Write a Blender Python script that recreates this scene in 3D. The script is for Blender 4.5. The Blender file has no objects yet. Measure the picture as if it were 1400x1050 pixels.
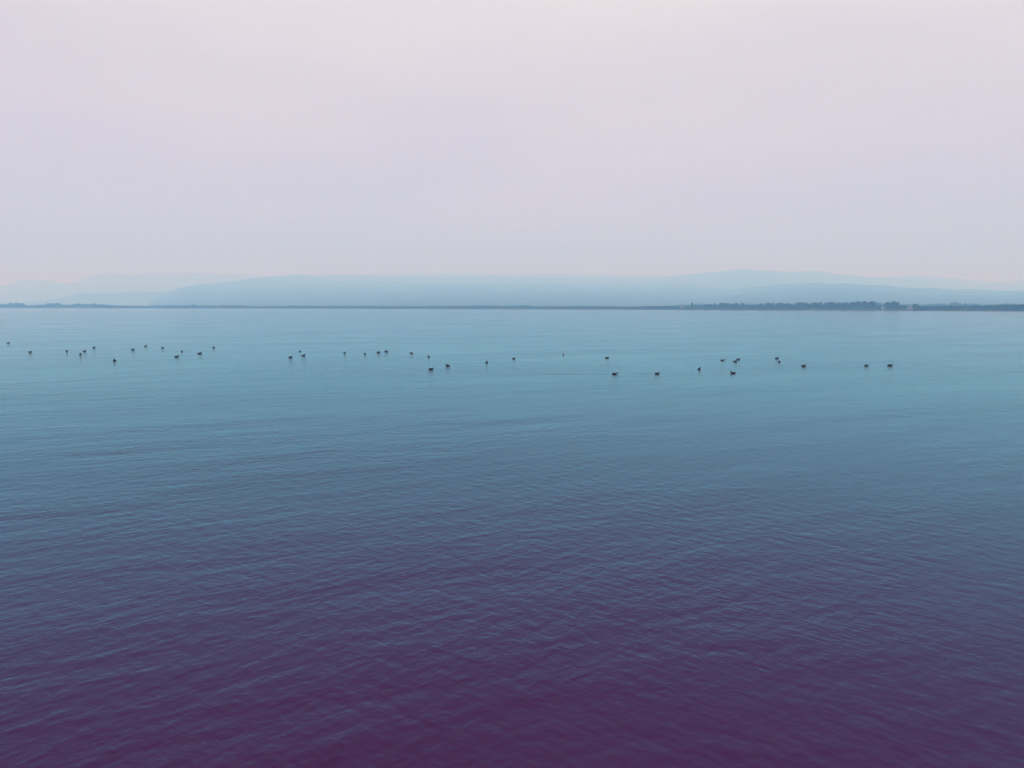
import bpy, bmesh, math, random
import numpy as np
from mathutils import Vector, Matrix

# ------------------------------------------------------------------ camera, sky, sun, exposure
sc = bpy.context.scene
COL = sc.collection
W, H, F = 1400.0, 1050.0, 1099.0          # photograph size and focal length in its pixels
CAM_H = 4.2                               # eye height above the lake (a pier)
HORIZON = 421.0
PITCH = math.atan((H / 2 - HORIZON) / F)
ROLL = math.atan(0.0015)
CAM_M = (Matrix.Translation((0, 0, CAM_H)) @ Matrix.Rotation(math.pi / 2 - PITCH, 4, 'X')
         @ Matrix.Rotation(ROLL, 4, 'Z'))
cd = bpy.data.cameras.new('camera')
cd.sensor_width = 36.0
cd.lens = 36.0 * F / W
cd.clip_start = 0.1
cd.clip_end = 120000.0
cam = bpy.data.objects.new('camera', cd)
cam.matrix_world = CAM_M
COL.objects.link(cam)
sc.camera = cam

SUN_EL, SUN_AZ = math.radians(52), math.radians(205)      # behind the camera, veiled by cloud
world = bpy.data.worlds.new('World')
sc.world = world
world.use_nodes = True
nt = world.node_tree
nt.nodes.clear()
def N(tree, t, **kw):
    n = tree.nodes.new(t)
    for k, v in kw.items():
        setattr(n, k, v)
    return n
out = N(nt, 'ShaderNodeOutputWorld')
bg_clear = N(nt, 'ShaderNodeBackground')
bg_cloud = N(nt, 'ShaderNodeBackground')
mixw = N(nt, 'ShaderNodeMixShader')
sky = N(nt, 'ShaderNodeTexSky', sky_type='NISHITA', sun_disc=False)
sky.sun_elevation = SUN_EL
sky.sun_rotation = SUN_AZ
nt.links.new(sky.outputs[0], bg_clear.inputs[0])
bg_clear.inputs[1].default_value = 0.1
tc = N(nt, 'ShaderNodeTexCoord')
sep = N(nt, 'ShaderNodeSeparateXYZ')
nt.links.new(tc.outputs['Generated'], sep.inputs[0])
ramp = N(nt, 'ShaderNodeValToRGB')        # overcast: palest overhead, duller to the horizon
els = ramp.color_ramp.elements
els[0].position, els[0].color = 0.0, (0.42, 0.52, 0.72, 1)
els[1].position, els[1].color = 1.0, (1.56, 1.66, 2.10, 1)
for p, c in ((0.05, (0.51, 0.56, 0.735, 1)), (0.11, (0.655, 0.62, 0.74, 1)), (0.22, (0.79, 0.735, 0.775, 1)), (0.36, (0.89, 0.85, 0.83, 1)), (0.55, (0.97, 0.93, 0.97, 1))):
    e = els.new(p)
    e.color = c
nt.links.new(sep.outputs['Z'], ramp.inputs[0])
mp = N(nt, 'ShaderNodeMapping')
mp.inputs['Scale'].default_value = (1.5, 1.5, 7.0)
mp.inputs['Rotation'].default_value = (0.0, 0.10, 0.4)
nt.links.new(tc.outputs['Generated'], mp.inputs[0])
cl = N(nt, 'ShaderNodeTexNoise')
cl.inputs['Scale'].default_value = 1.25
cl.inputs['Detail'].default_value = 4.0
cl.inputs['Roughness'].default_value = 0.5
cl.inputs['Distortion'].default_value = 0.3
nt.links.new(mp.outputs[0], cl.inputs['Vector'])
cmap = N(nt, 'ShaderNodeMapRange')
cmap.inputs[1].default_value, cmap.inputs[2].default_value = 0.3, 0.7
nt.links.new(cl.outputs[0], cmap.inputs[0])
cw = N(nt, 'ShaderNodeValToRGB')          # thicker cloud is a little duller and more violet
cw.color_ramp.elements[0].color = (0.905, 0.89, 0.95, 1)
cw.color_ramp.elements[1].color = (1.035, 1.045, 1.015, 1)
nt.links.new(cmap.outputs[0], cw.inputs[0])
mul = N(nt, 'ShaderNodeVectorMath', operation='MULTIPLY')
nt.links.new(ramp.outputs[0], mul.inputs[0])
nt.links.new(cw.outputs[0], mul.inputs[1])
nt.links.new(mul.outputs[0], bg_cloud.inputs[0])
bg_cloud.inputs[1].default_value = 1.0
mixw.inputs[0].default_value = 0.95       # nearly closed cloud cover
nt.links.new(bg_clear.outputs[0], mixw.inputs[1])
nt.links.new(bg_cloud.outputs[0], mixw.inputs[2])
nt.links.new(mixw.outputs[0], out.inputs[0])

sd = bpy.data.lights.new('sun', 'SUN')
sd.energy = 1.2
sd.angle = math.radians(20)
sd.color = (1.0, 0.97, 0.95)
sun = bpy.data.objects.new('sun', sd)
sdir = Vector((math.sin(SUN_AZ) * math.cos(SUN_EL), math.cos(SUN_AZ) * math.cos(SUN_EL), math.sin(SUN_EL)))
sun.rotation_euler = sdir.to_track_quat('Z', 'Y').to_euler()
sun.location = (0, -40, 60)
COL.objects.link(sun)

vs = sc.view_settings
vs.view_transform = 'Standard'
vs.look = 'None'
vs.exposure = 0.0
vs.gamma = 1.0
vs.use_curve_mapping = False
sc.cycles.use_denoising = True
sc.cycles.max_bounces = 8
sc.cycles.volume_bounces = 5
sc.cycles.sample_clamp_indirect = 6.0

# ------------------------------------------------------------------ helpers
rnd = random.Random(7)
nrs = np.random.RandomState(11)
CAM3 = CAM_M.to_3x3()
CAMP = CAM_M.translation

def ray(px, py):
    return (CAM3 @ Vector(((px - W / 2) / F, (H / 2 - py) / F, -1.0))).normalized()
def at_depth(px, py, depth):
    """point on the pixel's ray at a ground distance (measured along Y)"""
    d = ray(px, py)
    return CAMP + d * (depth / d.y)
def on_z(px, py, z=0.0):
    d = ray(px, py)
    return CAMP + d * ((z - CAMP.z) / d.z)

def interp(pts, x):
    return float(np.interp(x, [p[0] for p in pts], [p[1] for p in pts]))

def mesh_obj(name, verts, faces, mat, parent=None, smooth=True):
    me = bpy.data.meshes.new(name)
    me.from_pydata([tuple(v) for v in verts], [], faces)
    me.update()
    if smooth:
        me.polygons.foreach_set('use_smooth', [True] * len(me.polygons))
    me.materials.append(mat)
    o = bpy.data.objects.new(name, me)
    COL.objects.link(o)
    if parent:
        o.parent = parent
    return o
def np_mesh(name, V, Q, mat, smooth=True):
    """fast quad mesh from arrays"""
    me = bpy.data.meshes.new(name)
    me.vertices.add(len(V))
    me.vertices.foreach_set('co', np.ascontiguousarray(V, dtype=np.float32).ravel())
    me.loops.add(Q.size)
    me.loops.foreach_set('vertex_index', np.ascontiguousarray(Q, dtype=np.int32).ravel())
    me.polygons.add(len(Q))
    me.polygons.foreach_set('loop_start', np.arange(0, Q.size, Q.shape[1], dtype=np.int32))
    me.polygons.foreach_set('use_smooth', np.full(len(Q), smooth, dtype=bool))
    me.update(calc_edges=True)
    me.validate()
    me.materials.append(mat)
    return me
def link(name, me, parent=None):
    o = bpy.data.objects.new(name, me)
    COL.objects.link(o)
    if parent:
        o.parent = parent
    return o
def tag(o, label, cat, group=None):
    o['label'] = label
    o['category'] = cat
    if group:
        o['group'] = group
    return o
def kind(o, k, label=None):
    o['kind'] = k
    if label:
        o['label'] = label
    return o
def grid_quads(nu, nv, wrap=False):
    a = np.arange(nu * nv).reshape(nv, nu)
    if wrap:
        a = np.concatenate([a, a[:, :1]], axis=1)
    return np.stack([a[:-1, :-1], a[:-1, 1:], a[1:, 1:], a[1:, :-1]], -1).reshape(-1, 4)

def value_noise(x, y, seed=0):
    xi, yi = np.floor(x).astype(int), np.floor(y).astype(int)
    xf, yf = x - xi, y - yi
    def h(a, b):
        n = (a * 374761393 + b * 668265263 + seed * 1442695041) & 0xffffffff
        n = ((n ^ (n >> 13)) * 1274126177) & 0xffffffff
        return ((n ^ (n >> 16)) & 0xffff) / 65535.0
    u, v = xf * xf * (3 - 2 * xf), yf * yf * (3 - 2 * yf)
    return (h(xi, yi) * (1 - u) + h(xi + 1, yi) * u) * (1 - v) + (h(xi, yi + 1) * (1 - u) + h(xi + 1, yi + 1) * u) * v
def fbm(x, y, seed=0, oct=4):
    s, a, t = 0, 0.5, 0
    for i in range(oct):
        s = s + a * value_noise(x * 2 ** i + 17.3 * i, y * 2 ** i - 9.1 * i, seed + i)
        t += a
        a *= 0.5
    return s / t

# ------------------------------------------------------------------ materials
def new_mat(name):
    m = bpy.data.materials.new(name)
    m.use_nodes = True
    t = m.node_tree
    for n in list(t.nodes):
        if n.type != 'OUTPUT_MATERIAL':
            t.nodes.remove(n)
    return m, t, [n for n in t.nodes if n.type == 'OUTPUT_MATERIAL'][0]

def varied(name, c1, c2, scale, rough=0.9, spec=0.2, detail=4, vec='Object', per_object=0.0):
    m, t, o = new_mat(name)
    b = N(t, 'ShaderNodeBsdfPrincipled')
    b.inputs['Roughness'].default_value = rough
    b.inputs['Specular IOR Level'].default_value = spec
    co = N(t, 'ShaderNodeTexCoord')
    no = N(t, 'ShaderNodeTexNoise')
    no.inputs['Scale'].default_value = scale
    no.inputs['Detail'].default_value = detail
    t.links.new(co.outputs[vec], no.inputs['Vector'])
    r = N(t, 'ShaderNodeValToRGB')
    r.color_ramp.elements[0].position, r.color_ramp.elements[0].color = 0.32, (*c1, 1)
    r.color_ramp.elements[1].position, r.color_ramp.elements[1].color = 0.68, (*c2, 1)
    t.links.new(no.outputs[0], r.inputs[0])
    col = r.outputs[0]
    if per_object:
        oi = N(t, 'ShaderNodeObjectInfo')
        mr = N(t, 'ShaderNodeMapRange')
        mr.inputs[3].default_value, mr.inputs[4].default_value = 1 - per_object, 1 + per_object
        t.links.new(oi.outputs['Random'], mr.inputs[0])
        sm = N(t, 'ShaderNodeVectorMath', operation='SCALE')
        t.links.new(col, sm.inputs[0])
        t.links.new(mr.outputs[0], sm.inputs['Scale'])
        col = sm.outputs[0]
    t.links.new(col, b.inputs['Base Color'])
    t.links.new(b.outputs[0], o.inputs['Surface'])
    return m

def water_material():
    m, t, o = new_mat('lake_water')
    co = N(t, 'ShaderNodeTexCoord')
    def noise(rot, sc3, scale, detail, seedoff):
        mpn = N(t, 'ShaderNodeMapping', vector_type='TEXTURE')
        mpn.inputs['Rotation'].default_value = (0, 0, rot)
        mpn.inputs['Scale'].default_value = sc3
        mpn.inputs['Location'].default_value = (seedoff, seedoff * 1.7, 0)
        t.links.new(co.outputs['Object'], mpn.inputs[0])
        no = N(t, 'ShaderNodeTexNoise', noise_dimensions='2D')
        no.inputs['Scale'].default_value = scale
        no.inputs['Detail'].default_value = detail
        no.inputs['Roughness'].default_value = 0.45
        no.inputs['Distortion'].default_value = 0.35
        t.links.new(mpn.outputs[0], no.inputs['Vector'])
        return no.outputs[0]
    def math_(op, a, b):
        n = N(t, 'ShaderNodeMath', operation=op)
        for i, x in enumerate((a, b)):
            if isinstance(x, (int, float)):
                n.inputs[i].default_value = x
            else:
                t.links.new(x, n.inputs[i])
        return n.outputs[0]
    # two crossing trains of small ripples, long along their crests, and a fine shiver over both
    nA = noise(math.radians(45), (2.8, 1.0, 1), 6.0, 3, 3.1)
    nB = noise(math.radians(-43), (2.8, 1.0, 1), 6.8, 3, 8.4)
    nC = noise(0.0, (1.6, 1.0, 1), 15.0, 2, 1.3)
    nD = noise(math.radians(24), (2.6, 1.0, 1), 1.5, 4, 6.2)
    patch = noise(math.radians(30), (2.4, 1.0, 1), 0.13, 4, 5.5)      # smoother and rougher patches
    pm = N(t, 'ShaderNodeMapRange')
    pm.inputs[1].default_value, pm.inputs[2].default_value = 0.32, 0.68
    pm.inputs[3].default_value, pm.inputs[4].default_value = 0.45, 1.4
    t.links.new(patch, pm.inputs[0])
    h = math_('ADD', math_('MULTIPLY', nA, 0.0078), math_('MULTIPLY', nB, 0.0072))
    h = math_('ADD', h, math_('MULTIPLY', nC, 0.0022))
    h = math_('ADD', h, math_('MULTIPLY', nD, 0.019))
    nE = noise(math.radians(18), (3.2, 1.0, 1), 0.45, 4, 2.7)
    h = math_('ADD', h, math_('MULTIPLY', nE, 0.03))
    h = math_('MULTIPLY', h, pm.outputs[0])
    bump = N(t, 'ShaderNodeBump')
    bump.inputs['Strength'].default_value = 1.0
    bump.inputs['Distance'].default_value = 1.0
    t.links.new(h, bump.inputs['Height'])
    body = N(t, 'ShaderNodeBsdfDiffuse')
    body.inputs[0].default_value = (0.045, 0.0085, 0.043, 1)
    gl = N(t, 'ShaderNodeBsdfGlossy')
    gl.inputs['Roughness'].default_value = 0.08
    fr = N(t, 'ShaderNodeFresnel')
    fr.inputs['IOR'].default_value = 1.5
    # tinted Fresnel reflection: bluish at steeper angles, paler at grazing ones
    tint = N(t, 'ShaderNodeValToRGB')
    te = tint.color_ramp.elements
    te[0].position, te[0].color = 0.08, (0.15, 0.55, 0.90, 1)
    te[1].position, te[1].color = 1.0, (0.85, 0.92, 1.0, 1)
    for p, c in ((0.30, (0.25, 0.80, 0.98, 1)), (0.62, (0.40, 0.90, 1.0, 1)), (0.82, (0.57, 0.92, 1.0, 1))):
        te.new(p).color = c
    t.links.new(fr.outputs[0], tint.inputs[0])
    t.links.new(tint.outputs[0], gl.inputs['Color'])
    fm = N(t, 'ShaderNodeMapRange')
    fm.inputs[1].default_value, fm.inputs[2].default_value = 0.05, 1.0
    t.links.new(fr.outputs[0], fm.inputs[0])
    t.links.new(bump.outputs[0], gl.inputs['Normal'])
    t.links.new(bump.outputs[0], fr.inputs['Normal'])
    mx = N(t, 'ShaderNodeMixShader')
    t.links.new(fm.outputs[0], mx.inputs[0])
    t.links.new(body.outputs[0], mx.inputs[1])
    t.links.new(gl.outputs[0], mx.inputs[2])
    t.links.new(mx.outputs[0], o.inputs['Surface'])
    return m

M_water = water_material()
M_land = varied('shore_soil', (0.028, 0.034, 0.022), (0.05, 0.052, 0.036), 0.02)
M_hill = varied('wooded_hillside', (0.020, 0.038, 0.034), (0.036, 0.058, 0.046), 0.004, detail=8)
M_leaf = varied('dark_foliage', (0.014, 0.022, 0.018), (0.034, 0.044, 0.032), 0.25, per_object=0.25)
M_bark = varied('bark', (0.03, 0.025, 0.02), (0.06, 0.05, 0.04), 2.0)
M_plum = varied('dark_feathers', (0.006, 0.005, 0.008), (0.014, 0.011, 0.016), 30.0, rough=0.6)
M_bill = varied('dark_bill', (0.02, 0.016, 0.018), (0.035, 0.03, 0.03), 40.0, rough=0.5)
M_render = varied('pale_render', (0.22, 0.25, 0.28), (0.31, 0.34, 0.37), 0.4)
M_roof = varied('roof_tiles', (0.10, 0.06, 0.05), (0.17, 0.11, 0.09), 1.2)
M_pane = varied('window_glass', (0.03, 0.035, 0.04), (0.05, 0.055, 0.06), 1.0, rough=0.1, spec=0.5)
M_metal = varied('pale_cladding', (0.20, 0.24, 0.26), (0.28, 0.31, 0.33), 0.1, rough=0.5)

# ------------------------------------------------------------------ the lake
def build_lake():
    # radii: fine near the pier, coarser away, as the ripples that can still be seen grow longer
    rs = [0.0, 1.0, 2.0, 3.0, 4.0]
    r = 4.5
    while r < 6200:
        rs.append(r)
        r += max(0.021, min(r * r / 4600.0 * 0.85, r * 0.06))
    rs = np.array(rs)
    fine = np.radians(np.linspace(-43, 43, 640))
    rest = np.radians(np.linspace(43, 317, 72)[1:-1])
    th = np.concatenate([fine, rest])
    R, T = np.meshgrid(rs, th, indexing='ij')
    X, Y = R * np.sin(T), R * np.cos(T)
    dr = np.gradient(rs)[:, None]
    dth = np.concatenate([np.full(len(fine), fine[1] - fine[0]), np.full(len(rest), rest[1] - rest[0])])[None, :]
    comps = []
    rg = np.random.RandomState(5)
    for i in range(46):      # ripples from the left: crests run forward-right
        comps.append((rg.normal(-50, 17), 0.10 * 10 ** rg.uniform(0, 0.75), 0.0078))
    for i in range(46):      # ripples from the right
        comps.append((rg.normal(48, 17), 0.10 * 10 ** rg.uniform(0, 0.75), 0.0078))
    for i in range(18):      # scattered cross chop
        comps.append((rg.uniform(-80, 80), 0.13 * 10 ** rg.uniform(0, 0.5), 0.0035))
    for i in range(12):      # long low swell
        comps.append((rg.normal(-32, 12), rg.uniform(1.5, 4.5), 0.0040))
    Z = np.zeros_like(X)
    ca, sa = math.cos(math.radians(37)), math.sin(math.radians(37))
    pa = fbm((X * ca + Y * sa) / 16 + 40, (-X * sa + Y * ca) / 4.5 + 7, 3, 4)      # gust bands lie along the crests
    pb = fbm((X * ca - Y * sa) / 12 + 90, (X * sa + Y * ca) / 5 + 31, 9, 4)
    ga, gb = np.clip(-0.25 + 2.5 * pa, .25, 2), np.clip(-0.25 + 2.5 * pb, .25, 2)
    for k, (deg, lam, slope) in enumerate(comps):
        nx, ny = math.sin(math.radians(deg)), math.cos(math.radians(deg))   # travel direction (from +Y)
        kk = 2 * math.pi / lam
        amp = slope * lam / (2 * math.pi) * 0.54 * (lam / 0.2) ** (-0.35 if lam < 1.5 else 0)
        # what the mesh is too coarse to carry fades out
        sp = np.maximum(dr * np.abs(nx * np.sin(T) + ny * np.cos(T)), R * dth * np.abs(nx * np.cos(T) - ny * np.sin(T)))
        w = np.clip((lam / np.maximum(sp, 1e-4) - 2.2) / 2.5, 0, 1)
        g = ga if k < 46 or k >= 110 else gb
        ph = kk * (X * nx + Y * ny) + rg.uniform(0, 2 * math.pi) + 2.2 * pa      # steeper faces towards the pier
        Z += amp * w * g * (np.sin(ph) + 0.22 * np.sin(2 * ph))
    V = np.stack([X, Y, Z], -1).reshape(-1, 3)
    Q = grid_quads(len(th), len(rs), wrap=True)
    me = np_mesh('lake_water', V, Q, M_water)
    o = link('water', me)
    kind(o, 'structure', 'calm rippled lake, pale blue far out and dark purple close by')
    return o
water = build_lake()

# ------------------------------------------------------------------ far shore and hills
SHORE = [(-900, 4300), (-300, 3700), (0, 3500), (350, 3200), (700, 2600), (1050, 1900), (1400, 1450), (1700, 1150), (2300, 800)]
def shore_pt(px, back=0.0, z=0.0):
    d = ray(px, HORIZON)
    D = interp(SHORE, px) + back
    return Vector((CAMP.x + d.x / d.y * D, D, z))

def far_shore():
    pxs = np.linspace(-900, 2300, 240)
    backs = [-14, 0, 4, 12, 40, 160, 600, 2000, 6000, 16000]
    zs = [-0.6, 0.15, 0.9, 1.3, 1.6, 2.0, 2.5, 2.5, 2.5, 2.5]
    V = []
    for b, z in zip(backs, zs):
        for px in pxs:
            wob = 9 * (fbm(np.array(px / 14.0), np.array(3.0), 4, 3) - 0.5) * (1 if b < 100 else 0)
            p = shore_pt(px, b + wob * 2, z)
            V.append((p.x, p.y, z + (0.3 * (fbm(np.array(px / 5.0), np.array(b * 1.0), 6, 2) - 0.5) if b >= 4 else 0)))
    Q = grid_quads(len(pxs), len(backs))
    me = np_mesh('far_shore', np.array(V), Q, M_land)
    kind(link('far_shore', me), 'structure', 'low flat shore along the far side of the lake')
far_shore()

def hill(name, label, sky_px, ridge_d, foot_d, nu=300, nv=44, rough=0.10, seed=1, power=1.0):
    """a range of hills: its skyline comes from the picture, its distance from how far the haze swallows it"""
    x0, x1 = sky_px[0][0], sky_px[-1][0]
    V = []
    us = np.linspace(x0, x1, nu)
    vs_ = np.concatenate([np.linspace(0, 1, nv), 1 + np.linspace(0, 1, 14)[1:] ** 1.2])
    for v in vs_:
        for px in us:
            rd, fd = interp(ridge_d, px), interp(foot_d, px)
            top = at_depth(px, interp(sky_px, px), rd)
            hgt = max(top.z, 0.0)
            D = fd + (rd - fd) * v
            d = ray(px, HORIZON)
            x = CAMP.x + d.x / d.y * D
            if v <= 1:
                s = v ** power
            else:
                s = 0.5 + 0.5 * math.cos(math.pi * (v - 1))
            n1 = float(fbm(np.array(x / 900.0), np.array(D / 900.0), seed, 5)) - 0.5
            n2 = abs(float(fbm(np.array(x / 420.0), np.array(D / 1500.0), seed + 20, 4)) - 0.5) * 2
            k = math.sin(math.pi * min(v, 1)) * 0.9 + 0.1
            z = hgt * s * (1 + rough * 1.6 * n1 * k) - hgt * rough * 0.9 * n2 * k * s + hgt * 0.05 * n1 * s + 26 * s * (float(value_noise(np.array(x / 130.0), np.array(D / 130.0), seed + 3)) - 0.5)
            V.append((x, D, max(z, 0) + 1.0))
    Q = grid_quads(nu, len(vs_))
    me = np_mesh(name, np.array(V), Q, M_hill)
    kind(link(name, me), 'structure', label)

hill('distant_hills', 'faintest hills fading into the mist behind the low shore',
     [(-700, 400), (-350, 388), (-160, 380), (-80, 386), (0, 391), (15, 388), (25, 384.5), (45, 382), (75, 384), (90, 387), (100, 386), (115, 381),
      (130, 376.5), (150, 374.5), (190, 375), (225, 374), (270, 373), (330, 375), (420, 380), (520, 392), (600, 405)],
     [(-700, 16800), (0, 16800), (90, 16500), (150, 18500), (600, 18500)], [(-700, 10500), (600, 12500)], seed=2, rough=0.14)
hill('foothills', 'low wooded rise below the faint hills across the lake',
     [(-200, 418), (-60, 416), (40, 414), (80, 408), (105, 402), (130, 400.5), (170, 400), (210, 399), (250, 400), (300, 404), (360, 412), (400, 418)],
     [(-200, 10200), (400, 10200)], [(-200, 8200), (400, 8600)], seed=5, rough=0.12)
hill('long_hill', 'broad blue hill across the lake with its top lost in mist',
     [(205, 412), (215, 405), (235, 398), (250, 392.5), (270, 389.5), (300, 388), (330, 384), (350, 380.5), (400, 376.5), (450, 375),
      (520, 374), (600, 373.5), (700, 374), (800, 375), (880, 376), (940, 377), (1020, 384), (1080, 394), (1140, 408)],
     [(205, 9300), (270, 9900), (330, 11000), (400, 13500), (470, 16500), (580, 19500), (880, 19000), (1140, 14000)],
     [(205, 5200), (600, 3900), (1140, 4000)], nu=260, nv=60, seed=8, rough=0.11, power=1.12)
hill('far_range', 'pale rounded range behind the wooded right shore',
     [(840, 395), (880, 384), (905, 378.5), (920, 376), (950, 373), (990, 370), (1010, 368.5), (1050, 370), (1080, 371), (1110, 370), (1150, 374),
      (1190, 378.5), (1200, 379), (1250, 376), (1300, 380), (1350, 385), (1400, 382), (1500, 378), (1650, 384), (1900, 400)],
     [(840, 15500), (1010, 14000), (1190, 14500), (1260, 17500), (1900, 17000)], [(840, 6500), (1190, 7500), (1900, 9500)],
     nu=260, nv=56, seed=12, rough=0.12, power=1.05)
hill('near_range', 'deeper blue wooded ridge rising behind the shore trees',
     [(900, 414), (960, 404), (1020, 394), (1060, 390), (1100, 388), (1150, 387.5), (1190, 390), (1240, 394), (1300, 396), (1350, 397), (1400, 397), (1520, 395), (1700, 402), (1900, 414)],
     [(900, 8300), (1900, 8000)], [(900, 3900), (1900, 3400)], nu=220, seed=15, rough=0.13)

# ------------------------------------------------------------------ trees
def blob_leaves(n, rx, rz, zc, leaf, rg, cone=0.0):
    """leaf clumps as small tilted quads, gathered into lobes through the crown's volume"""
    V, Fc = [], []
    lobes = []
    for i in range(rg.randint(6, 10)):
        a, t = rg.uniform(0, 2 * math.pi), rg.uniform(-0.8, 0.9)
        rr = rx * (0.55 - 0.35 * cone * (t + 1) / 2) * rg.uniform(0.5, 1.1)
        lobes.append((rr * math.cos(a), rr * math.sin(a), zc + t * rz * 0.62, rx * rg.uniform(0.38, 0.6), rz * rg.uniform(0.28, 0.45)))
    for i in range(n):
        lx, ly, lz, lr, lh = lobes[rg.randrange(len(lobes))]
        d = Vector((rg.gauss(0, 1), rg.gauss(0, 1), rg.gauss(0, 1))).normalized() * rg.uniform(0.55, 1.0)
        c = Vector((lx + d.x * lr, ly + d.y * lr, lz + d.z * lh))
        q = Vector((rg.gauss(0, 1), rg.gauss(0, 1), rg.gauss(0.6, 1))).to_track_quat('Z', 'Y').to_matrix()
        s = leaf * rg.uniform(0.6, 1.3)
        b = len(V)
        for (u, v) in ((-1, -0.6), (0.9, -0.8), (1, 0.7), (-0.8, 0.9)):
            V.append(c + q @ Vector((u * s, v * s, 0)))
        Fc.append((b, b + 1, b + 2, b + 3))
    return V, Fc

def limb(V, Fc, p0, p1, r0, r1, n=6):
    d = (p1 - p0).normalized()
    a = d.orthogonal().normalized()
    b = d.cross(a)
    s = len(V)
    for p, r in ((p0, r0), (p1, r1)):
        for i in range(n):
            t = 2 * math.pi * i / n
            V.append(p + (a * math.cos(t) + b * math.sin(t)) * r)
    for i in range(n):
        Fc.append((s + i, s + (i + 1) % n, s + n + (i + 1) % n, s + n + i))
    Fc.append(tuple(s + n + i for i in range(n)))

def tree_variant(seed, hgt, rx, shape):
    rg = random.Random(seed)
    V, Fc = [], []
    th_ = hgt * (0.75 if shape == 'poplar' else 0.62)
    mid = Vector((rg.uniform(-.3, .3), rg.uniform(-.3, .3), th_ * 0.45))
    top = Vector((rg.uniform(-.5, .5), rg.uniform(-.5, .5), th_))
    limb(V, Fc, Vector((0, 0, -0.4)), mid, hgt * 0.024, hgt * 0.018)
    limb(V, Fc, mid, top, hgt * 0.018, hgt * 0.006)
    for i in range(5):
        t = rg.uniform(0.35, 0.95)
        p = mid.lerp(top, t)
        a = rg.uniform(0, 6.28)
        limb(V, Fc, p, p + Vector((math.cos(a) * rx * 0.6, math.sin(a) * rx * 0.6, hgt * 0.16)), hgt * 0.009, hgt * 0.003, 5)
    trunk = (V, Fc)
    if shape == 'poplar':
        crown = blob_leaves(420, rx, hgt * 0.47, hgt * 0.54, 0.55, rg, 0.7)
    elif shape == 'shrub':
        crown = blob_leaves(360, rx, hgt * 0.46, hgt * 0.52, 0.5, rg)
    else:
        crown = blob_leaves(520, rx, hgt * 0.41, hgt * 0.58, 0.7, rg)
    return trunk, crown

SHAPES = [('round', 12.0, 5.2), ('round', 12.0, 4.2), ('poplar', 12.0, 2.1), ('shrub', 12.0, 6.5), ('round', 12.0, 6.2)]
TREE_MESH = []
for i, (shp, hh, rx) in enumerate(SHAPES):
    tr, cr = tree_variant(40 + i, hh, rx, shp)
    def mk(nm, d, mat):
        me = bpy.data.meshes.new(nm)
        me.from_pydata([tuple(v) for v in d[0]], [], d[1])
        me.materials.append(mat)
        return me
    TREE_MESH.append((mk('trunk', tr, M_bark), mk('crown', cr, M_leaf), hh))

TOPS = [(-900, 415), (-500, 414), (-200, 415.5), (0, 414.5), (10, 415), (16, 413.2), (32, 413), (35, 417), (60, 416), (65, 413.7), (80, 413), (84, 416), (100, 416), (103, 414), (120, 415.2),
        (130, 414), (140, 415.3), (160, 417), (200, 417.6), (225, 416.6), (260, 417), (265, 415.2), (270, 417.4), (300, 417), (320, 416.6), (350, 418), (400, 417.6),
        (500, 417.8), (600, 418), (650, 417), (700, 417.6), (710, 417), (740, 418.2), (800, 417.8), (870, 418.8), (880, 418), (900, 417.7), (920, 418),
        (935, 417.5), (1000, 415.5), (1100, 415.2), (1230, 416.5), (1270, 418), (1300, 417.2), (1350, 417), (1360, 416.2), (1380, 415.6), (1400, 415.2), (1600, 413), (2300, 405)]

# individual trees that stand up out of the far tree line: pixel x, top y, mesh, width factor
LONE = []
rg = random.Random(21)
spec = [(936, 416.8, 3, 1), (945, 413.4, 1, .9), (951, 413.6, 2, .9), (957, 415.8, 1, 1), (965, 415.4, 0, 1), (972, 414.8, 4, 1), (977, 413.9, 1, .9), (987, 412.9, 0, 1), (995, 413.3, 4, 1),
        (1005, 413.6, 0, 1), (1013, 413.6, 1, 1), (1021, 414.6, 3, 1), (1031, 414.8, 2, .8), (1040, 415.0, 1, .8), (1050, 413.0, 0, 1), (1058, 413.6, 1, 1), (1066, 412.8, 0, 1), (1074, 413.6, 4, 1),
        (1082, 415.2, 3, 1), (1092, 412.3, 0, 1), (1100, 412.6, 4, 1), (1108, 414.2, 1, .8), (1115, 412.6, 0, 1), (1123, 412.4, 1, 1), (1130, 411.8, 2, 1.2), (1136, 412.0, 0, 1), (1144, 412.8, 4, 1),
        (1151, 414.2, 3, 1), (1156, 412.9, 0, 1.1), (1164, 412.6, 1, .8), (1170, 411.0, 0, 1), (1178, 411.2, 4, 1), (1184, 410.9, 1, 1), (1191, 410.6, 0, 1), (1197, 412.4, 1, 1),
        (1214, 412.0, 4, 1), (1221, 410.8, 0, 1), (1227, 412.4, 1, .9), (1234, 415.4, 3, 1), (1250, 413.2, 2, 1.5), (1254, 415.2, 1, .9), (1261, 417.2, 3, .8)]
for j, (px, ty, mi, wf) in enumerate(spec):
    back = rg.uniform(14, 60)
    if 1236 < px < 1248 or 1200 < px < 1210:
        back = 60
    base = shore_pt(px, back, 1.1)
    hgt = max(at_depth(px, ty, base.y).z - base.z, 2.5)
    LONE.append((px, base, hgt, mi, wf))

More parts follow.
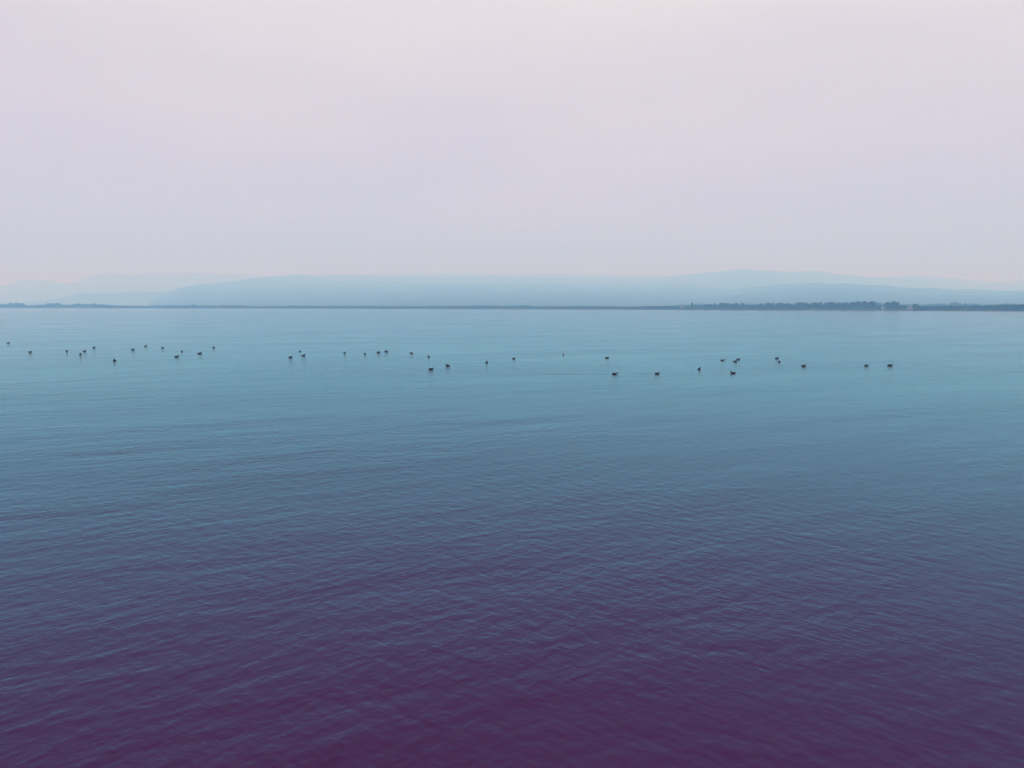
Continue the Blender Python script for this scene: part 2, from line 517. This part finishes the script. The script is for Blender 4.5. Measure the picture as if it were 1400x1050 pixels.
def lone_label(px, mi):
    if mi == 2:
        if px > 1240:
            return 'dark pointed tree standing clear of its neighbours beside the pale waterside house', None
        return 'slim pointed tree rising out of the wooded far shore', 'slim trees on the wooded far shore'
    if mi == 3:
        return 'low wide bushy tree in a dip of the far shore tree line', 'low bushy trees on the far shore'
    own = {945: 'rounded tree just in front of a slim one where the far wood begins',
           957: 'small rounded tree tucked against the first slim tree of the far wood',
           1191: 'tallest rounded tree of the far wood, next to the gap above the small house',
           1197: 'rounded tree sloping down to the small pale waterside house',
           1214: 'wide rounded tree on the open side of the small pale waterside house',
           1221: 'high-topped rounded tree standing between the two pale waterside houses',
           1227: 'narrow rounded tree beside the bush near the long low house',
           1254: 'shorter rounded tree crowding the lone dark pointed tree',
           1123: 'rounded tree touching the slim tree in the middle of the wood',
           1136: 'rounded tree filling in right behind the slim tree of the dense wood'}
    if px in own:
        return own[px], None
    if mi == 4:
        return 'broad spreading tree in the front row of the wooded far shore', 'broad trees on the wooded far shore'
    if mi == 1:
        return 'narrower rounded tree in the front row of the wooded far shore', 'narrow trees on the wooded far shore'
    return 'full rounded tree in the front row of the wooded far shore', 'rounded trees on the wooded far shore'
for j, (px, base, hgt, mi, wf) in enumerate(LONE):
    tm, cm, hh = TREE_MESH[mi]
    root = bpy.data.objects.new('slim_tree' if mi == 2 else ('bushy_tree' if mi == 3 else 'rounded_tree'), None)
    COL.objects.link(root)
    root.location = base
    s = hgt / hh
    root.scale = (s * wf, s * wf, s)
    root.rotation_euler = (0, 0, rg.uniform(0, 6.28))
    lb, gr = lone_label(px, mi)
    tag(root, lb, 'tree', gr)
    link('trunk', tm, root)
    link('crown', cm, root)

def woodland(name, label, px0, px1, step_m, back0, back1, tops, seed, leaves, leaf, flat=0.18, zbase=1.2):
    """a far wood that reads as one mass: crowns of leaf clumps on short trunks, joined"""
    rg = random.Random(seed)
    V, Fc = [], []
    px = px0
    while px < px1:
        D = interp(SHORE, px)
        px += step_m * F / D * rg.uniform(0.6, 1.4)
        bk = rg.uniform(back0, back1)
        b = shore_pt(px, bk, zbase)
        top = at_depth(px, interp(tops, px), b.y).z
        hgt = max(top - b.z, 2.0) * rg.uniform(1 - flat, 1.04)
        rx = min(max(hgt * rg.uniform(0.30, 0.5), 1.8), 6.5)
        v, f = blob_leaves(leaves, rx, hgt * 0.52, hgt * 0.48, leaf * (0.5 + hgt / 26), rg)
        o = len(V)
        V += [b + p for p in v]
        Fc += [tuple(o + i for i in q) for q in f]
        tv, tf = [], []
        limb(tv, tf, Vector((0, 0, -1)), Vector((0, 0, hgt * 0.6)), 0.25, 0.12, 4)
        o = len(V)
        V += [b + p for p in tv]
        Fc += [tuple(o + i for i in q) for q in tf]
    me = bpy.data.meshes.new(name)
    me.from_pydata([tuple(v) for v in V], [], Fc)
    me.materials.append(M_leaf)
    o = link(name, me)
    o['kind'] = 'stuff'
    o['label'] = label
    o['category'] = 'woodland'
woodland('woodland', 'thin line of trees along the far low shore below the hills', -350, 940, 2.0, 4, 45, TOPS, 3, 34, 1.6)
woodland('shore_thicket', 'dense dark thicket along the nearer wooded shore', 860, 1275, 1.5, 4, 45, TOPS, 4, 46, 1.1)
woodland('even_plantation', 'even dark belt of trees with a level top along the right shore', 1255, 1720, 1.1, 3, 40, TOPS, 5, 46, 1.1, flat=0.06)
BEHIND = [(900, 418), (925, 415.6), (960, 415), (1020, 414), (1100, 412.8), (1180, 411.6), (1230, 413.5), (1262, 415.5), (1285, 413), (1300, 411.8), (1330, 413.2), (1335, 412.4),
          (1345, 414.6), (1372, 413.6), (1390, 413), (1420, 411), (1700, 408)]
woodland('farther_wood', 'hazy bluish wood standing well back behind the shore trees', 910, 1700, 3.2, 900, 1500, BEHIND, 6, 44, 1.6, zbase=2.0)

# ------------------------------------------------------------------ houses on the far shore
def box(V, Fc, x0, x1, y0, y1, z0, z1):
    s = len(V)
    for z in (z0, z1):
        V += [Vector((x0, y0, z)), Vector((x1, y0, z)), Vector((x1, y1, z)), Vector((x0, y1, z))]
    for f in ((0, 3, 2, 1), (4, 5, 6, 7), (0, 1, 5, 4), (1, 2, 6, 5), (2, 3, 7, 6), (3, 0, 4, 7)):
        Fc.append(tuple(s + i for i in f))
def house(name, label, base, w, d, eave, ridge, rot, wall_mat, roof_mat, windows, group=None):
    root = bpy.data.objects.new(name, None)
    COL.objects.link(root)
    root.location = base
    root.rotation_euler = (0, 0, rot)
    tag(root, label, 'house' if 'house' in name else 'shed', group)
    V = [Vector(p) for p in ((-w / 2, -d / 2, -.5), (w / 2, -d / 2, -.5), (w / 2, d / 2, -.5), (-w / 2, d / 2, -.5),
                             (-w / 2, -d / 2, eave), (w / 2, -d / 2, eave), (w / 2, d / 2, eave), (-w / 2, d / 2, eave),
                             (-w / 2, 0, ridge), (w / 2, 0, ridge))]
    Fc = [(0, 1, 5, 4), (2, 3, 7, 6), (1, 2, 6, 9, 5), (3, 0, 4, 8, 7), (0, 3, 2, 1)]
    mesh_obj('wall', V, Fc, wall_mat, root, False)
    e, t = 0.4, 0.18
    k = (ridge - eave) / (d / 2)
    V, Fc = [], []
    for sgn in (-1, 1):
        s = len(V)
        ye, ze = sgn * (d / 2 + e), eave - e * k
        for x in (-w / 2 - e, w / 2 + e):
            V += [Vector((x, ye, ze + .02)), Vector((x, 0, ridge + .02)), Vector((x, 0, ridge + t)), Vector((x, ye, ze + t))]
        for f in ((0, 1, 5, 4), (1, 2, 6, 5), (2, 3, 7, 6), (3, 0, 4, 7), (0, 3, 2, 1), (4, 5, 6, 7)):
            Fc.append(tuple(s + i for i in f))
    roof = mesh_obj('roof', V, Fc, roof_mat, root, False)
    if 'house' in name:
        V, Fc = [], []
        box(V, Fc, w * .2, w * .2 + .7, -.4, .3, ridge - .6, ridge + 1.1)
        mesh_obj('chimney', V, Fc, roof_mat, roof, False)
    for (x, z, ww, hh_, nm) in windows:
        V, Fc = [], []
        box(V, Fc, x - ww / 2, x + ww / 2, -d / 2 - .03, -d / 2 + .05, z, z + hh_)
        mesh_obj(nm, V, Fc, M_pane, root, False)
WIN = [(-1.9, 1.0, 1.0, 1.3, 'window'), (1.9, 1.0, 1.0, 1.3, 'window'), (0, .1, 1.1, 2.1, 'door')]
def house_at(px, back=6):
    return shore_pt(px, back, 1.0)
house('pale_house', 'small pale house with a dark roof in front of the tallest far shore trees', house_at(1207, 2) + Vector((0, 0, 2.2)), 5.6, 5, 3.6, 5.6, 0.35, M_render, M_roof, WIN)
house('pale_house', 'long low pale house on the far shore beside the dark pointed tree', house_at(1243.5, 2) + Vector((0, 0, 2.0)), 9.0, 6, 3.4, 5.4, 0.3, M_render, M_roof, WIN)
house('pale_house', 'pale house half hidden where the far tree line drops low', house_at(932.5, 4) + Vector((0, 0, 4.0)), 9.0, 6, 4.2, 6.6, 0.1, M_render, M_roof, WIN)
pb_ = at_depth(717, 413.4, 4300)
house('long_shed', 'long pale shed at the foot of the broad misty hill', pb_ + Vector((0, 0, -2)), 42, 14, 8, 10.5, 0.05, M_metal, M_metal,
      [(-14, 0.2, 4, 4.5, 'door'), (0, 0.2, 4, 4.5, 'door'), (14, 0.2, 4, 4.5, 'door')])

# ------------------------------------------------------------------ water birds
def loft(path, n=12):
    """closed skin round rings: (x, z, half width, half height, tilt)"""
    V, Fc = [], []
    for (x, z, ry, rz, tilt) in path:
        c, s = math.cos(tilt), math.sin(tilt)
        for i in range(n):
            a = 2 * math.pi * i / n
            y, u = math.cos(a) * ry, math.sin(a) * rz
            V.append(Vector((x - s * u, y, z + c * u)))
    for k in range(len(path) - 1):
        for i in range(n):
            j = (i + 1) % n
            Fc.append((k * n + i, k * n + j, (k + 1) * n + j, (k + 1) * n + i))
    Fc.append(tuple(range(n))[::-1])
    Fc.append(tuple((len(path) - 1) * n + i for i in range(n)))
    return V, Fc
PI = math.pi
BODY = [(-.205, .075, .016, .010, 0), (-.17, .068, .05, .034, 0), (-.12, .055, .082, .066, 0), (-.04, .05, .10, .088, 0), (.04, .05, .10, .09, .05)]
POSE = {
    'upright': BODY + [(.095, .066, .08, .08, .35), (.128, .105, .052, .056, .9), (.14, .145, .038, .041, 1.25), (.148, .185, .036, .041, 1.0),
                       (.168, .207, .037, .040, .35), (.19, .205, .029, .030, 0), (.208, .20, .014, .014, 0)],
    'resting': BODY + [(.09, .062, .072, .066, .3), (.115, .09, .045, .046, .8), (.125, .115, .034, .034, 1.0), (.14, .135, .033, .033, .6),
                       (.165, .142, .03, .03, .1), (.188, .138, .016, .016, 0)],
    'stretched': BODY + [(.10, .065, .07, .06, .3), (.145, .10, .042, .043, .6), (.185, .135, .031, .033, .7), (.21, .16, .031, .034, .5),
                         (.235, .168, .032, .032, .1), (.26, .162, .024, .024, 0), (.276, .157, .013, .013, 0)],
}
BILL = {'upright': (.204, .20), 'resting': (.184, .138), 'stretched': (.272, .157)}
BIRD = {}
for p, path in POSE.items():
    V, Fc = loft(path)
    me = bpy.data.meshes.new('bird_body')
    me.from_pydata([tuple(v) for v in V], [], Fc)
    me.polygons.foreach_set('use_smooth', [True] * len(me.polygons))
    me.materials.append(M_plum)
    bx, bz = BILL[p]
    V, Fc = loft([(bx, bz, .011, .012, 0), (bx + .02, bz - .003, .008, .008, 0), (bx + .038, bz - .008, .003, .003, 0)], 8)
    mb = bpy.data.meshes.new('bill')
    mb.from_pydata([tuple(v) for v in V], [], Fc)
    mb.materials.append(M_bill)
    wv, wf_ = [], []
    for sgn in (-1, 1):
        V, Fc = loft([(.05, .075, .006, .02, .1), (.0, .085, .016, .036, 0), (-.08, .088, .016, .034, 0), (-.15, .092, .010, .02, 0), (-.19, .10, .003, .006, 0)], 8)
        s = len(wv)
        wv += [Vector((q.x, q.y + sgn * (.078 if q.x > -.12 else .045), q.z)) for q in V]
        wf_ += [tuple(s + i for i in f) for f in Fc]
    BIRD[p] = (me, mb)

# pixel x, pixel y of the bird's middle, heading in degrees (0 = to the right), pose, size
GEN_SIDE = ('dark water bird floating side on with a low flat back', 'side-on birds of the scattered flock')
GEN_END = ('dark water bird floating end on, a compact round dot', 'end-on birds of the scattered flock')
GEN_SLANT = ('dark water bird floating at a slant in the scattered flock', 'slanting birds of the scattered flock')
birds = [
    (11.4, 467.7, 4, 'resting', 1.0, 'outermost dark water bird, alone beyond the dense part of the flock'),
    (41.4, 480.2, 8, 'resting', 1.0, 'lone resting water bird between the outermost bird and the dense cluster'),
    (91.2, 478.9, 80, 'upright', 1.0, None),
    (110.0, 483.7, 95, 'upright', 1.1, 'end-on water bird just in front of a flat resting one'),
    (115.7, 479.1, 3, 'resting', 1.0, 'flat resting water bird just behind an end-on one'),
    (128.5, 474.1, 35, 'resting', 1.0, None),
    (156.6, 492.1, 100, 'upright', 1.2, 'stout end-on water bird, out in front of its cluster'),
    (181.7, 476.8, 0, 'resting', 1.05, None),
    (199.1, 472.0, 25, 'resting', 1.0, None),
    (222.4, 474.5, 15, 'resting', 0.95, None),
    (241.4, 486.4, 0, 'stretched', 1.05, 'water bird with outstretched neck beside an upright smaller one'),
    (248.5, 479.5, 75, 'upright', 0.95, 'small upright water bird behind one with outstretched neck'),
    (273.0, 482.3, 12, 'upright', 1.15, 'large dark water bird with raised head at the edge of its cluster'),
    (292.1, 474.1, 30, 'resting', 1.0, None),
    (397.3, 487.5, 30, 'resting', 1.15, 'front bird of a close group of three on open water'),
    (410.1, 479.3, 60, 'resting', 0.95, 'rear bird of a close group of three on open water'),
    (414.8, 485.2, 28, 'upright', 1.05, 'middle bird of a close group of three on open water'),
    (471.0, 481.3, 60, 'upright', 0.95, None),
    (498.9, 482.6, 50, 'resting', 0.9, None),
    (517.4, 480.8, 6, 'resting', 1.1, 'darker hind bird of two flat water birds resting in line'),
    (528.2, 479.5, 0, 'resting', 1.1, 'leading bird of two flat water birds resting in line'),
    (562.4, 481.9, 200, 'resting', 1.0, None),
    (586.0, 486.7, 85, 'upright', 1.0, 'upright end-on water bird behind a broad-bodied one'),
    (589.4, 504.0, 25, 'resting', 1.15, 'broad-bodied water bird in front of an upright end-on one'),
    (612.3, 499.1, 150, 'upright', 1.0, None),
    (665.2, 494.5, 65, 'upright', 0.95, None),
    (702.3, 489.3, 40, 'upright', 0.9, None),
    (770.3, 484.0, 80, 'upright', 0.85, None),
    (829.8, 488.2, 5, 'upright', 0.95, 'water bird behind the swimmer that trails the long wake'),
    (840.3, 510.3, 0, 'stretched', 1.0, 'swimming dark bird with raised head trailing a long thin wake'),
    (898.6, 510.0, 3, 'resting', 1.0, 'thickset dark bird swimming ahead of the one with the long wake'),
    (955.9, 503.7, 70, 'upright', 1.0, None),
    (987.9, 491.6, 5, 'stretched', 0.9, 'water bird with low forward head following a close pair'),
    (1004.9, 493.3, 25, 'upright', 0.9, 'nearer bird of a close slanting pair of water birds'),
    (1009.0, 490.4, 10, 'upright', 0.9, 'farther bird of a close slanting pair of water birds'),
    (1002.2, 509.3, 172, 'upright', 1.0, 'only water bird with its raised head turned against the flock'),
    (1062.1, 488.9, 8, 'upright', 0.95, 'bird with raised head just behind a round end-on one'),
    (1065.4, 493.6, 75, 'resting', 0.95, 'round end-on bird just before one with raised head'),
    (1098.6, 499.4, 10, 'upright', 1.0, 'water bird with raised head just past a two-bird huddle'),
    (1184.5, 499.0, 30, 'resting', 1.0, 'smaller rear bird of the two lone stragglers at the flock edge'),
    (1216.9, 498.8, 0, 'resting', 1.2, 'long flat bird at the head of the two lone stragglers'),
]
for (px, py, head, pose, size, lb) in birds:
    me, mb = BIRD[pose]
    o = link('water_bird', me)
    o.location = on_z(px, py + 1.3, 0.0)
    o.location.z = 0.004
    yaw = math.radians(head) - math.atan2(o.location.x, o.location.y)      # heading as seen from the pier
    o.rotation_euler = (0, 0, yaw)
    o.scale = (size * 0.92, size * 0.92, size * 0.64)
    if lb:
        tag(o, lb, 'bird')
    else:
        a = abs(math.cos(math.radians(head)))
        g = GEN_SIDE if a > 0.9 else (GEN_END if a < 0.6 else GEN_SLANT)
        tag(o, g[0], 'bird', g[1])
    link('bill', mb, o)

# the thin wake lines behind the two swimmers, real low ridges on the water
def wake(px0, px1, py, hgt, wid):
    a, b = on_z(px0, py), on_z(px1, py)
    n = 60
    V = []
    prof = [(-1, -.02), (-.6, .3), (-.2, .9), (.1, 1.0), (.4, .6), (.7, .2), (1, -.02)]
    ax = (b - a).normalized()
    sd_ = Vector((-ax.y, ax.x, 0))
    for i in range(n):
        t = i / (n - 1)
        k = min(1, t * 2.2) * min(1, (1 - t) * 25) * (0.75 + 0.25 * math.sin(i * 1.7))
        for (u, z) in prof:
            V.append(a.lerp(b, t) + sd_ * (u * wid * (0.6 + 0.4 * k) + 0.05 * math.sin(i * .6)) + Vector((0, 0, hgt * k * z + 0.002)))
    Q = grid_quads(len(prof), n)[:, ::-1]
    me = np_mesh('wake', np.array([tuple(v) for v in V]), Q, M_water)
    link('wake', me, water)
wake(715, 836, 511.2, 0.016, 0.24)
wake(862, 894, 510.9, 0.018, 0.2)

# ------------------------------------------------------------------ haze: one closed box of even, bluish air
M_haze, t, o_ = new_mat('lake_haze')
pv = N(t, 'ShaderNodeVolumePrincipled')
pv.inputs['Color'].default_value = (0.235, 0.56, 0.84, 1)
pv.inputs['Density'].default_value = 4.0e-4
pv.inputs['Absorption Color'].default_value = (1, 1, 1, 1)
pv.inputs['Anisotropy'].default_value = 0.0
t.links.new(pv.outputs[0], o_.inputs['Volume'])
zt = max((o.matrix_world @ Vector(c)).z if o.parent is None else 0 for o in COL.objects if o.type == 'MESH' for c in o.bound_box) + 25
V, Fc = [], []
box(V, Fc, -26000, 26000, -7000, 27000, -2.0, zt)
hz = mesh_obj('haze', V, Fc, M_haze, None, False)
kind(hz, 'stuff', 'thin bluish haze lying over the lake')
